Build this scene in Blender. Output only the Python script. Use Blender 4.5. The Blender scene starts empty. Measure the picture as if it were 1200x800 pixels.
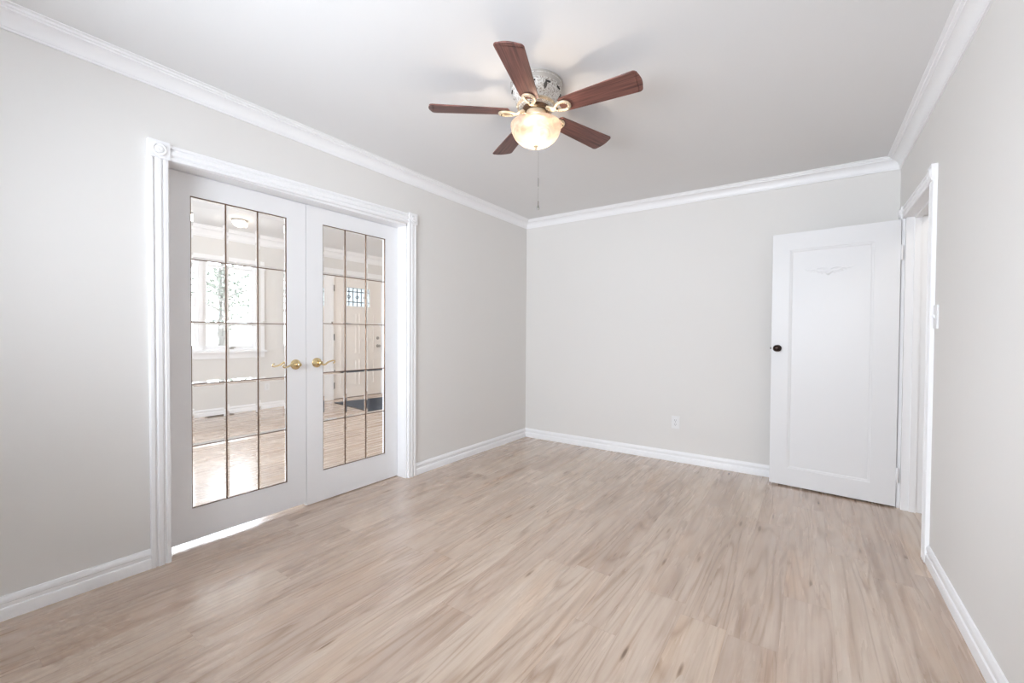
import bpy, bmesh, math, random
from mathutils import Vector, Matrix
random.seed(7)
S = bpy.context.scene
COL = S.collection

# ------------------------------------------------------------------ camera
cd = bpy.data.cameras.new('camera'); cam = bpy.data.objects.new('camera', cd); COL.objects.link(cam)
cd.sensor_width = 36.0; cd.lens = 497.66/1200*36.0
cd.shift_x = -11.39/1200; cd.shift_y = 0.987/1200
cd.clip_start = 0.02
YAW, PITCH, ROLL = 0.5941, -0.0174, 0.0064
fw = Vector((-math.sin(YAW)*math.cos(PITCH), math.cos(YAW)*math.cos(PITCH), math.sin(PITCH)))
rt = Vector((math.cos(YAW), math.sin(YAW), 0)); up = rt.cross(fw)
r2 = rt*math.cos(ROLL)+up*math.sin(ROLL); u2 = -rt*math.sin(ROLL)+up*math.cos(ROLL)
M = Matrix((r2, u2, -fw)).transposed().to_4x4(); M.translation = Vector((2.6705, -4.0391, 1.1588))
cam.matrix_world = M
S.camera = cam

# ------------------------------------------------------------------ light and exposure
SKY = 16.0
BULB = 125.0
DAY, DAY_NEXT = 9.3, 9.0
w = bpy.data.worlds.new('overcast_sky'); S.world = w; w.use_nodes = True
bg = w.node_tree.nodes['Background']; bg.inputs[0].default_value = (0.87, 0.94, 1.03, 1); bg.inputs[1].default_value = SKY
S.view_settings.view_transform = 'Standard'; S.view_settings.look = 'None'
S.view_settings.gamma = 1.0; S.view_settings.use_curve_mapping = False
S.view_settings.exposure = 0.80
S.cycles.max_bounces = 14; S.cycles.diffuse_bounces = 8; S.cycles.glossy_bounces = 6
S.cycles.transmission_bounces = 10; S.cycles.transparent_max_bounces = 16
S.cycles.sample_clamp_indirect = 4.0
S.cycles.use_denoising = True

# the overcast sky is brightest low in the west, the side the far window of the next room looks to
WN, WL = w.node_tree.nodes, w.node_tree.links
tc = WN.new('ShaderNodeTexCoord'); dp = WN.new('ShaderNodeVectorMath'); dp.operation = 'DOT_PRODUCT'
WL.new(tc.outputs['Generated'], dp.inputs[0]); dp.inputs[1].default_value = (-.98, 0, .2)
mr = WN.new('ShaderNodeMapRange'); mr.interpolation_type = 'SMOOTHSTEP'
for i, v in enumerate((.35, .85, .8, SKY)): mr.inputs[i+1].default_value = v
WL.new(dp.outputs['Value'], mr.inputs[0]); WL.new(mr.outputs[0], bg.inputs[1])
w.cycles.sampling_method = 'NONE'
# daylight entering the two front windows behind the camera, just outside their panes
def daylight(x0, x1, z0, z1, y, L):
    l = bpy.data.lights.new('window_daylight', 'AREA'); l.shape = 'RECTANGLE'; l.size = x1-x0; l.size_y = z1-z0
    l.energy = L*math.pi*(x1-x0)*(z1-z0); l.color = (0.87, 0.94, 1.03)
    o = bpy.data.objects.new('window_daylight', l); COL.objects.link(o); o.location = ((x0+x1)/2, y, (z0+z1)/2); o.rotation_euler = (math.pi/2, 0, 0)
daylight(.57, 2.48, .94, 2.2, -4.91, DAY)
daylight(-3.28, -.92, .52, 2.18, -4.91, DAY_NEXT)  # lights the next room through its added, unseen window

# ------------------------------------------------------------------ materials
def new_mat(name):
    m = bpy.data.materials.new(name); m.use_nodes = True
    return m, m.node_tree.nodes, m.node_tree.links
def lin(c):
    return tuple((v/255/12.92 if v/255 <= .04045 else ((v/255+.055)/1.055)**2.4) for v in c)+(1,)
def paint(name, rgb, rough=.5, bump=0.0, scale=200, spec=.5, metal=0.0, var=0.0):
    m, N, L = new_mat(name); b = N['Principled BSDF']
    b.inputs['Base Color'].default_value = lin(rgb); b.inputs['Roughness'].default_value = rough
    b.inputs['Specular IOR Level'].default_value = spec; b.inputs['Metallic'].default_value = metal
    tc = N.new('ShaderNodeTexCoord'); n = N.new('ShaderNodeTexNoise'); n.inputs['Scale'].default_value = scale
    n.inputs['Detail'].default_value = 3; L.new(tc.outputs['Object'], n.inputs['Vector'])
    if bump:
        bp = N.new('ShaderNodeBump'); bp.inputs['Strength'].default_value = bump; bp.inputs['Distance'].default_value = .002
        L.new(n.outputs['Fac'], bp.inputs['Height']); L.new(bp.outputs['Normal'], b.inputs['Normal'])
    if var:
        mx = N.new('ShaderNodeMixRGB'); mx.blend_type = 'MULTIPLY'; mx.inputs['Fac'].default_value = var
        mx.inputs['Color1'].default_value = lin(rgb); L.new(n.outputs['Fac'], mx.inputs['Color2'])
        L.new(mx.outputs[0], b.inputs['Base Color'])
    return m
MAT = {}
MAT['wall'] = paint('wall_paint', (226, 224, 221), .6, .05, 260, .3)
MAT['ceiling'] = paint('ceiling_paint', (229, 229, 229), .8, .05, 200, .2)
MAT['trim'] = paint('trim_paint', (243, 243, 244), .38, 0, 100, .5)
MAT['door'] = paint('door_paint', (236, 236, 237), .4, .02, 90, .5)
MAT['panel_door'] = paint('panel_door_paint', (229, 229, 230), .4, .02, 90, .5)
MAT['plastic'] = paint('white_plastic', (233, 233, 233), .35, 0, 50)
MAT['dark'] = paint('dark_slot', (60, 58, 56), .6)
MAT['brass'] = paint('polished_brass', (224, 202, 156), .22, 0, 50, .5, 1.0)
MAT['bronze'] = paint('dark_bronze', (52, 40, 34), .25, 0, 50, .5, .8)
MAT['came'] = paint('bronze_came', (112, 88, 72), .38, 0, 50, .5, .85)
MAT['steel'] = paint('hinge_steel', (96, 92, 88), .35, 0, 50, .5, .8)
MAT['nickel'] = paint('satin_nickel', (170, 166, 160), .28, 0, 50, .5, 1.0)
MAT['antique'] = paint('antique_white_metal', (214, 196, 168), .4, .6, 160, .5, .4)
MAT['ring'] = paint('brushed_pewter', (196, 192, 186), .35, 0, 50, .5, .5)
MAT['chain'] = paint('chain_metal', (150, 146, 140), .3, 0, 50, .5, .9)
MAT['mat_fabric'] = paint('mat_fabric', (72, 78, 88), .95, .8, 400, .1)
MAT['register'] = paint('register_metal', (112, 92, 76), .5)
MAT['leaf'] = paint('leaf_green', (142, 147, 136), .6, 0, 3, .3)
MAT['bark'] = paint('bark', (160, 156, 150), .9, .6, 30, .2)
MAT['bounce_ground'] = paint('bounce_ground', (226, 226, 224), .95, .4, 30, .1)  # ground colour whitened so it throws daylight up to the ceiling
MAT['siding'] = paint('front_door_paint', (238, 232, 226), .4, 0, 50)

def glass_true(name):
    m, N, L = new_mat(name); N.remove(N['Principled BSDF'])
    g = N.new('ShaderNodeBsdfGlass'); g.inputs['IOR'].default_value = 1.5; g.inputs['Roughness'].default_value = 0
    g.inputs['Color'].default_value = (.985, .99, .985, 1)
    L.new(g.outputs[0], N['Material Output'].inputs[0]); return m
def glass_thin(name):
    m, N, L = new_mat(name); N.remove(N['Principled BSDF'])
    t = N.new('ShaderNodeBsdfTransparent'); g = N.new('ShaderNodeBsdfGlossy'); g.inputs['Roughness'].default_value = 0
    f = N.new('ShaderNodeFresnel'); f.inputs[0].default_value = 1.45; x = N.new('ShaderNodeMixShader')
    L.new(f.outputs[0], x.inputs[0]); L.new(t.outputs[0], x.inputs[1]); L.new(g.outputs[0], x.inputs[2])
    L.new(x.outputs[0], N['Material Output'].inputs[0]); return m
MAT['bevel_glass'] = glass_true('bevelled_glass')
MAT['pane'] = glass_thin('window_glass')
def frosted(name):
    m, N, L = new_mat(name); N.remove(N['Principled BSDF'])
    t = N.new('ShaderNodeBsdfTranslucent'); t.inputs[0].default_value = (.30, .31, .31, 1)
    g = N.new('ShaderNodeBsdfTransparent'); g.inputs[0].default_value = (.03, .03, .03, 1); x = N.new('ShaderNodeAddShader')
    L.new(t.outputs[0], x.inputs[0]); L.new(g.outputs[0], x.inputs[1]); L.new(x.outputs[0], N['Material Output'].inputs[0]); return m
MAT['frosted'] = frosted('textured_privacy_glass')

def alabaster(name):
    m, N, L = new_mat(name); N.remove(N['Principled BSDF'])
    tc = N.new('ShaderNodeTexCoord'); n = N.new('ShaderNodeTexNoise'); n.inputs['Scale'].default_value = 14
    n.inputs['Detail'].default_value = 4; n.inputs['Distortion'].default_value = 1.2
    L.new(tc.outputs['Object'], n.inputs['Vector'])
    cr = N.new('ShaderNodeValToRGB'); cr.color_ramp.elements[0].position = .35; cr.color_ramp.elements[1].position = .65
    cr.color_ramp.elements[0].color = lin((158, 138, 124)); cr.color_ramp.elements[1].color = lin((200, 186, 174))
    L.new(n.outputs['Fac'], cr.inputs[0])
    tl = N.new('ShaderNodeBsdfTranslucent'); df = N.new('ShaderNodeBsdfDiffuse'); tp = N.new('ShaderNodeBsdfTransparent')
    gl = N.new('ShaderNodeBsdfGlossy'); gl.inputs['Roughness'].default_value = .2
    for x in (tl, df): L.new(cr.outputs[0], x.inputs['Color'])
    tp.inputs[0].default_value = (1, .92, .84, 1)
    a = N.new('ShaderNodeMixShader'); a.inputs[0].default_value = .6; L.new(df.outputs[0], a.inputs[1]); L.new(tl.outputs[0], a.inputs[2])
    b = N.new('ShaderNodeMixShader'); b.inputs[0].default_value = .42; L.new(a.outputs[0], b.inputs[1]); L.new(tp.outputs[0], b.inputs[2])
    c = N.new('ShaderNodeMixShader'); c.inputs[0].default_value = .05; L.new(b.outputs[0], c.inputs[1]); L.new(gl.outputs[0], c.inputs[2])
    L.new(c.outputs[0], N['Material Output'].inputs[0]); return m
MAT['alabaster'] = alabaster('alabaster_glass')
def glow(name, col, strength):
    m, N, L = new_mat(name); N.remove(N['Principled BSDF'])
    e = N.new('ShaderNodeEmission'); e.inputs[0].default_value = col; e.inputs[1].default_value = strength
    L.new(e.outputs[0], N['Material Output'].inputs[0]); return m
MAT['bulb'] = glow('lit_bulb', (1, .86, .70, 1), BULB)
MAT['lit_diffuser'] = glow('lit_diffuser', (1, .93, .85, 1), 22.0)
MAT['lit_diffuser_warm'] = glow('lit_diffuser_warm', (1, .82, .66, 1), 40.0)

def distressed(name):
    m, N, L = new_mat(name); b = N['Principled BSDF']
    tc = N.new('ShaderNodeTexCoord'); v = N.new('ShaderNodeTexNoise'); v.inputs['Scale'].default_value = 130; v.inputs['Detail'].default_value = 2
    L.new(tc.outputs['Object'], v.inputs['Vector'])
    cr = N.new('ShaderNodeValToRGB'); cr.color_ramp.elements[0].position = .36; cr.color_ramp.elements[1].position = .52
    cr.color_ramp.elements[0].color = lin((172, 162, 152)); cr.color_ramp.elements[1].color = lin((232, 230, 226))
    L.new(v.outputs['Fac'], cr.inputs[0]); L.new(cr.outputs[0], b.inputs['Base Color'])
    b.inputs['Roughness'].default_value = .4; b.inputs['Metallic'].default_value = .2
    bp = N.new('ShaderNodeBump'); bp.inputs['Strength'].default_value = .7; bp.inputs['Distance'].default_value = .003
    L.new(v.outputs['Fac'], bp.inputs['Height']); L.new(bp.outputs[0], b.inputs['Normal']); return m
MAT['distressed'] = distressed('distressed_pewter')

def math_node(N, L, op, a, b=None):
    n = N.new('ShaderNodeMath'); n.operation = op
    for i, v in enumerate((a, b)):
        if v is None: continue
        if isinstance(v, (int, float)): n.inputs[i].default_value = v
        else: L.new(v, n.inputs[i])
    return n.outputs[0]
def blade_wood(name):
    m, N, L = new_mat(name); b = N['Principled BSDF']
    tc = N.new('ShaderNodeTexCoord'); mp = N.new('ShaderNodeMapping'); mp.inputs['Scale'].default_value = (3, 90, 20)
    L.new(tc.outputs['Object'], mp.inputs['Vector'])
    n = N.new('ShaderNodeTexNoise'); n.inputs['Scale'].default_value = 1.6; n.inputs['Detail'].default_value = 5
    L.new(mp.outputs[0], n.inputs['Vector'])
    cr = N.new('ShaderNodeValToRGB'); cr.color_ramp.elements[0].position = .3; cr.color_ramp.elements[1].position = .72
    cr.color_ramp.elements[0].color = lin((74, 44, 40)); cr.color_ramp.elements[1].color = lin((132, 86, 76))
    L.new(n.outputs['Fac'], cr.inputs[0]); L.new(cr.outputs[0], b.inputs['Base Color'])
    b.inputs['Roughness'].default_value = .42; return m
MAT['blade'] = blade_wood('mahogany_blade')

def floor_planks(name):
    m, N, L = new_mat(name); b = N['Principled BSDF']
    tc = N.new('ShaderNodeTexCoord'); sp = N.new('ShaderNodeSeparateXYZ'); L.new(tc.outputs['Object'], sp.inputs[0])
    X, Y = sp.outputs[0], sp.outputs[1]
    PW, PL = .175, 1.22
    u = math_node(N, L, 'DIVIDE', math_node(N, L, 'SUBTRACT', X, .145), PW); row = math_node(N, L, 'FLOOR', u); fu = math_node(N, L, 'FRACT', u)
    wn = N.new('ShaderNodeTexWhiteNoise'); wn.noise_dimensions = '1D'; L.new(row, wn.inputs['W'])
    off = math_node(N, L, 'MULTIPLY', wn.outputs['Value'], 7.3)
    v = math_node(N, L, 'ADD', math_node(N, L, 'DIVIDE', Y, PL), off)
    idx = math_node(N, L, 'FLOOR', v); fv = math_node(N, L, 'FRACT', v)
    cmb = N.new('ShaderNodeCombineXYZ'); L.new(row, cmb.inputs[0]); L.new(idx, cmb.inputs[1])
    pid = N.new('ShaderNodeTexWhiteNoise'); pid.noise_dimensions = '2D'; L.new(cmb.outputs[0], pid.inputs['Vector'])
    pr = pid.outputs['Value']
    # grain coordinates: stretched along the plank and shifted for each plank
    gx = math_node(N, L, 'ADD', math_node(N, L, 'MULTIPLY', X, 1.0), math_node(N, L, 'MULTIPLY', pr, 13.7))
    gy = math_node(N, L, 'ADD', Y, math_node(N, L, 'MULTIPLY', pr, 31.0))
    def coord(sx, sy):
        c = N.new('ShaderNodeCombineXYZ'); L.new(math_node(N, L, 'MULTIPLY', gx, sx), c.inputs[0])
        L.new(math_node(N, L, 'MULTIPLY', gy, sy), c.inputs[1]); return c.outputs[0]
    def noise(vec, detail=4, dist=0.0, rough=.55):
        n = N.new('ShaderNodeTexNoise'); n.inputs['Scale'].default_value = 1; n.inputs['Detail'].default_value = detail
        n.inputs['Distortion'].default_value = dist; n.inputs['Roughness'].default_value = rough
        L.new(vec, n.inputs['Vector']); return n.outputs['Fac']
    streak = noise(coord(20, 1.1), 4, .3)
    fine = noise(coord(120, 6), 2)
    broad = noise(coord(6, .8), 3, .6)
    field = noise(coord(5.5, .50), 1.5, .25, .45)
    wave = math_node(N, L, 'PINGPONG', math_node(N, L, 'MULTIPLY', field, 30.0), 1.0)
    warm = noise(coord(4.2, .7), 2, .4)
    kc = coord(14.0, 2.4)
    kv = N.new('ShaderNodeTexVoronoi'); kv.inputs['Scale'].default_value = 1; L.new(kc, kv.inputs['Vector'])
    knot_gate = math_node(N, L, 'GREATER_THAN', noise(coord(2.6, .9), 1), .48)
    def rng(x, a, bb, c, d):
        r = N.new('ShaderNodeMapRange'); L.new(x, r.inputs[0])
        for i, q in enumerate((a, bb, c, d)): r.inputs[i+1].default_value = q
        return r.outputs[0]
    kd = math_node(N, L, 'ADD', kv.outputs['Distance'], rng(streak, .3, .7, -.04, .05))
    knot = math_node(N, L, 'MULTIPLY', rng(kd, .05, .13, 1, 0), knot_gate)
    halo = math_node(N, L, 'MULTIPLY', rng(kd, .05, .42, 1, 0), knot_gate)
    # base colour by plank then grain
    cr = N.new('ShaderNodeValToRGB'); e = cr.color_ramp.elements
    e[0].position = 0; e[0].color = lin((192, 172, 156)); e[1].position = 1; e[1].color = lin((208, 191, 175))
    e.new(.5).color = lin((201, 182, 166)); L.new(pr, cr.inputs[0])
    def mul(col, fac, dark):
        mx = N.new('ShaderNodeMixRGB'); mx.blend_type = 'MULTIPLY'; L.new(fac, mx.inputs['Fac']); L.new(col, mx.inputs['Color1'])
        mx.inputs['Color2'].default_value = dark; return mx.outputs[0]
    c = mul(cr.outputs[0], rng(streak, .40, .66, 0, .6), (.86, .81, .77, 1))
    c = mul(c, rng(noise(coord(52, 2.4), 4, .2), .46, .66, 0, .55), (.86, .81, .77, 1))
    c = mul(c, rng(broad, .42, .7, 0, .8), (.86, .82, .79, 1))
    c = mul(c, rng(fine, .48, .75, 0, .6), (.86, .82, .78, 1))
    c = mul(c, math_node(N, L, 'MULTIPLY', rng(wave, .5, 1, 0, .7), rng(broad, .38, .55, .12, 1)), (.64, .57, .52, 1))
    c = mul(c, rng(warm, .56, .76, 0, .8), (1.0, .90, .80, 1))
    c = mul(c, math_node(N, L, 'MULTIPLY', halo, .5), (.90, .80, .70, 1))
    c = mul(c, math_node(N, L, 'MULTIPLY', knot, .85), (.34, .27, .22, 1))
    seam_x = math_node(N, L, 'LESS_THAN', math_node(N, L, 'MINIMUM', fu, math_node(N, L, 'SUBTRACT', 1.0, fu)), .005)
    seam_y = math_node(N, L, 'LESS_THAN', math_node(N, L, 'MINIMUM', fv, math_node(N, L, 'SUBTRACT', 1.0, fv)), .0008)
    seam = math_node(N, L, 'MAXIMUM', seam_x, seam_y)
    c = mul(c, math_node(N, L, 'MULTIPLY', seam, .4), (.6, .52, .46, 1))
    L.new(c, b.inputs['Base Color'])
    L.new(rng(streak, .3, .7, .25, .29), b.inputs['Roughness']); b.inputs['Specular IOR Level'].default_value = .5
    b.inputs['Coat Weight'].default_value = .6; b.inputs['Coat Roughness'].default_value = .2
    bp = N.new('ShaderNodeBump'); bp.inputs['Strength'].default_value = .12; bp.inputs['Distance'].default_value = .001
    L.new(math_node(N, L, 'SUBTRACT', fine, seam), bp.inputs['Height']); L.new(bp.outputs[0], b.inputs['Normal'])
    return m
MAT['floor'] = floor_planks('oak_plank_floor')

# ------------------------------------------------------------------ helpers
class MB:
    def __init__(s): s.bm = bmesh.new()
    def box(s, x0, x1, y0, y1, z0, z1):
        x0, x1 = sorted((x0, x1)); y0, y1 = sorted((y0, y1)); z0, z1 = sorted((z0, z1))
        v = [s.bm.verts.new((x, y, z)) for x in (x0, x1) for y in (y0, y1) for z in (z0, z1)]
        for f in ((0,1,3,2),(4,6,7,5),(0,4,5,1),(2,3,7,6),(0,2,6,4),(1,5,7,3)): s.bm.faces.new([v[i] for i in f])
        return s
    def loft(s, rings, closed=True, caps=True):
        R = [[s.bm.verts.new(p) for p in r] for r in rings]
        n = len(R[0])
        for a, b in zip(R, R[1:]):
            for i in range(n if closed else n-1):
                j = (i+1) % n; s.bm.faces.new((a[i], a[j], b[j], b[i]))
        if caps and closed:
            s.bm.faces.new(R[0][::-1]); s.bm.faces.new(R[-1])
        return s
    def lathe(s, prof, c=(0,0,0), axis='Z', n=48):
        # prof: (radius, height) along the axis; radius 0 closes an end
        c = Vector(c); rings = []
        for r, h in prof:
            ring = []
            for k in range(n):
                a = 2*math.pi*k/n; p = (r*math.cos(a), r*math.sin(a), h)
                if axis == 'X': p = (h, r*math.cos(a), r*math.sin(a))
                if axis == 'Y': p = (r*math.sin(a), h, r*math.cos(a))
                ring.append(c+Vector(p))
            rings.append(ring)
        prev = None
        for (r, h), ring in zip(prof, rings):
            if r < 1e-6: cur = [s.bm.verts.new(sum(ring, Vector())/n)]
            else: cur = [s.bm.verts.new(p) for p in ring]
            if prev:
                for i in range(n):
                    j = (i+1) % n
                    if len(prev) == 1 and len(cur) > 1: s.bm.faces.new((prev[0], cur[j], cur[i]))
                    elif len(cur) == 1 and len(prev) > 1: s.bm.faces.new((prev[i], prev[j], cur[0]))
                    elif len(cur) > 1: s.bm.faces.new((prev[i], prev[j], cur[j], cur[i]))
            prev = cur
        return s
    def tube(s, pts, rad, n=10, flat=1.0, up=Vector((0,0,1)), closed=False):
        pts = [Vector(p) for p in pts]; m = len(pts)
        if not isinstance(rad, (list, tuple)): rad = [rad]*m
        rings = []
        for i, p in enumerate(pts):
            if closed: t = pts[(i+1) % m]-pts[i-1]
            else: t = pts[min(i+1, m-1)]-pts[max(i-1, 0)]
            t.normalize(); a = t.cross(up)
            if a.length < 1e-4: a = t.cross(Vector((1,0,0)))
            a.normalize(); b = a.cross(t).normalized()
            rings.append([p+(a*math.cos(2*math.pi*k/n)+b*flat*math.sin(2*math.pi*k/n))*rad[i] for k in range(n)])
        if closed: rings.append(rings[0])
        if closed:
            R = [[s.bm.verts.new(q) for q in r] for r in rings[:-1]]
            for i in range(m):
                A, B = R[i], R[(i+1) % m]
                for k in range(n): s.bm.faces.new((A[k], A[(k+1) % n], B[(k+1) % n], B[k]))
            return s
        return s.loft(rings)
    def sphere(s, c, r, n=12, sz=1.0):
        pr = [(r*math.sin(math.pi*k/n), -r*sz*math.cos(math.pi*k/n)) for k in range(n+1)]
        pr[0] = (0, pr[0][1]); pr[-1] = (0, pr[-1][1])
        return s.lathe(pr, c, 'Z', n*2)
    def build(s, name, mat, parent=None, smooth=35, loc=None, rot=None, bevel=0):
        if bevel:
            bmesh.ops.bevel(s.bm, geom=[e for e in s.bm.edges if e.is_manifold and e.calc_face_angle(0) > .6], offset=bevel, segments=2, profile=.5, affect='EDGES', clamp_overlap=True)
        bmesh.ops.recalc_face_normals(s.bm, faces=s.bm.faces)
        me = bpy.data.meshes.new(name); s.bm.to_mesh(me); s.bm.free()
        if smooth:
            me.shade_smooth(); me.set_sharp_from_angle(angle=math.radians(smooth))
        me.materials.append(MAT[mat] if isinstance(mat, str) else mat)
        o = bpy.data.objects.new(name, me); COL.objects.link(o)
        if parent: o.parent = parent
        if loc: o.location = loc
        if rot: o.rotation_euler = rot
        return o
def empty(name, loc=(0,0,0), rot=(0,0,0)):
    o = bpy.data.objects.new(name, None); COL.objects.link(o); o.location = loc; o.rotation_euler = rot
    o.empty_display_size = .1; return o
def tag(o, label, cat, group=None, kind=None):
    o['label'] = label; o['category'] = cat
    if group: o['group'] = group
    if kind: o['kind'] = kind
    return o
def struct(o, label, cat): return tag(o, label, cat, kind='structure')
def place(o, parent): o.parent = parent; return o

W, H = 3.1986, 2.44
YF = -4.75            # inner face of the wall behind the camera
XF = -4.25            # inner face of the far wall of the next room
YN = 2.0              # end of the next room
H2 = 2.62             # ceiling of the next room
CX0, CX1 = -0.14, 0.0 # the left wall's thickness

# ------------------------------------------------------------------ setting: floor, walls, ceilings
f = MB().box(XF-.02, 4.5, YF-.02, YN+.02, -.06, 0).build('floor', 'floor', smooth=0)
struct(f, 'pale greige oak plank floor running through the rooms', 'floor')
# left wall with the wide double-door opening
DY0, DY1, DZ = -3.275, -1.725, 2.036
b = MB(); b.box(CX0, CX1, YF, DY0, 0, H2); b.box(CX0, CX1, DY0, DY1, DZ, H2); b.box(CX0, CX1, DY1, YN, 0, H2)
struct(b.build('wall_left', 'wall', smooth=0), 'pale greige wall around the glazed double doors', 'wall')
struct(MB().box(0, W+.12, 0, .12, 0, H).build('wall_back', 'wall', smooth=0), 'plain pale wall behind the open white door', 'wall')
# right wall with doorway
RY0, RY1, RZ = -1.012, -.247, 1.968
RX1 = W+.12
b = MB(); b.box(W, RX1, YF, RY0, 0, H); b.box(W, RX1, RY0, RY1, RZ, H); b.box(W, RX1, RY1, 0, 0, H)
struct(b.build('wall_right', 'wall', smooth=0), 'pale greige wall with the light switch and doorway', 'wall')
# wall behind the camera with a wide window
FX0, FX1, FZ0, FZ1 = .55, 2.50, .92, 2.22
NX0, NX1, NZ0, NZ1 = -3.30, -.90, .50, 2.20
b = MB(); b.box(XF, NX0, YF-.15, YF, 0, H2); b.box(NX1, FX0, YF-.15, YF, 0, H2); b.box(NX0, NX1, YF-.15, YF, 0, NZ0); b.box(NX0, NX1, YF-.15, YF, NZ1, H2); b.box(FX1, RX1, YF-.15, YF, 0, H2); b.box(FX0, FX1, YF-.15, YF, 0, FZ0); b.box(FX0, FX1, YF-.15, YF, FZ1, H2)
struct(b.build('wall_front', 'wall', smooth=0), 'pale wall with a wide window facing the back wall', 'wall')
struct(MB().box(0, 4.5, YF-.15, .12, H, H+.2).build('ceiling', 'ceiling', smooth=0), 'flat white ceiling carrying the fan', 'ceiling')
# next room
WY0, WY1, WZ0, WZ1 = -2.44, -.945, .905, 2.155
EY0, EY1, EZ = .285, 1.305, 2.15
b = MB()
b.box(XF-.15, XF, YF-.15, WY0, 0, H2); b.box(XF-.15, XF, WY0, WY1, 0, WZ0); b.box(XF-.15, XF, WY0, WY1, WZ1, H2)
b.box(XF-.15, XF, WY1, EY0, 0, H2); b.box(XF-.15, XF, EY0, EY1, EZ, H2); b.box(XF-.15, XF, EY1, YN+.12, 0, H2)
struct(b.build('wall_far', 'wall', smooth=0), 'far wall of the next room with window and entry door', 'wall')
struct(MB().box(XF, CX1, YN, YN+.12, 0, H2).build('wall_entry', 'wall', smooth=0), 'side wall of the entry in the next room', 'wall')
struct(MB().box(XF-.15, CX1-.002, YF-.15, YN+.12, H2, H2+.15).build('ceiling_next', 'ceiling', smooth=0), 'white ceiling of the next room beyond the glazed doors', 'ceiling')
# hall behind the doorway
b = MB(); b.box(4.4, 4.5, -2.2, .12, 0, H); b.box(RX1, 4.4, -2.3, -2.2, 0, H); b.box(RX1, 4.4, .02, .12, 0, H)
struct(b.build('wall_hall', 'wall', smooth=0), 'plain hall walls beyond the right doorway', 'wall')

# ------------------------------------------------------------------ crown mouldings and baseboards
arc = [(.012+.040*(1-math.cos(t)), -.068+.046*math.sin(t)) for t in [k*math.pi/2/8 for k in range(9)]]
CROWN = [(0, -.0815), (.009, -.0815), (.009, -.073), (.012, -.071)] + arc + [(.057, -.022), (.058, -.015), (.068, -.013), (.070, -.006), (.0845, -.004), (.0845, 0), (0, 0)]
BASE = [(0, 0), (.0155, 0), (.0155, .044), (.0138, .048), (.0085, .0505), (.0085, .066), (.0120, .0695), (.0120, .0825), (.0095, .086), (.0060, .0945), (.003, .096), (0, .096)]
def run(mb, prof, a, b, nrm, z0, ma=0, mb_=0):
    # sweep a moulding profile from a to b; ma/mb_: +1 shortens the end by the projection (inside corner)
    a = Vector(a); b = Vector(b); t = (b-a).normalized(); n = Vector(nrm)
    ra = [Vector((*(a+n*d+t*(d*ma)), z0+z)) for d, z in prof]; rb = [Vector((*(b+n*d-t*(d*mb_)), z0+z)) for d, z in prof]
    mb.loft([ra, rb])
def trim_run(name, label, cat, prof, segs, z0):
    m = MB()
    for sg in segs: run(m, prof, *sg[:3], z0, *sg[3:])
    return struct(m.build(name, 'trim', smooth=40), label, cat)
trim_run('trim_1', 'white crown moulding above the glazed double doors', 'crown moulding', CROWN, [((0, YF), (0, 0), (1, 0), 1, 1)], H)
trim_run('trim_2', 'white crown moulding along the top of the back wall', 'crown moulding', CROWN, [((0, 0), (W, 0), (0, -1), 1, 1)], H)
trim_run('trim_3', 'white crown moulding above the light switch wall', 'crown moulding', CROWN, [((W, 0), (W, YF), (-1, 0), 1, 1)], H)
trim_run('trim_4', 'white crown moulding above the wide front window', 'crown moulding', CROWN, [((W, YF), (0, YF), (0, 1), 1, 1)], H)
BIG = [(d*1.7, z*1.7) for d, z in CROWN]
trim_run('trim_5', 'white crown moulding seen through the glazed doors', 'crown moulding', BIG, [((XF, YF), (XF, YN), (1, 0), 1, 1), ((XF, YN), (CX0, YN), (0, -1), 1, 1)], H2)
trim_run('baseboard_left', 'white stepped baseboard on both sides of the glazed doors', 'baseboard', BASE, [((0, YF), (0, -3.338), (1, 0), 1, 0), ((0, -1.652), (0, 0), (1, 0), 0, 1)], 0)
trim_run('baseboard_back', 'white stepped baseboard below the wall outlet', 'baseboard', BASE, [((0, 0), (W, 0), (0, -1), 1, 1)], 0)
trim_run('baseboard_right', 'white stepped baseboard below the light switch', 'baseboard', BASE, [((W, -1.08), (W, YF), (-1, 0), 0, 1)], 0)
trim_run('baseboard_front', 'white stepped baseboard below the wide front window', 'baseboard', BASE, [((W, YF), (0, YF), (0, 1), 1, 1)], 0)
trim_run('baseboard_far', 'white baseboard below the window of the next room', 'baseboard', BASE, [((XF, YF), (XF, .105), (1, 0), 1, 0), ((XF, 1.485), (XF, YN), (1, 0), 0, 1)], 0)

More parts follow.
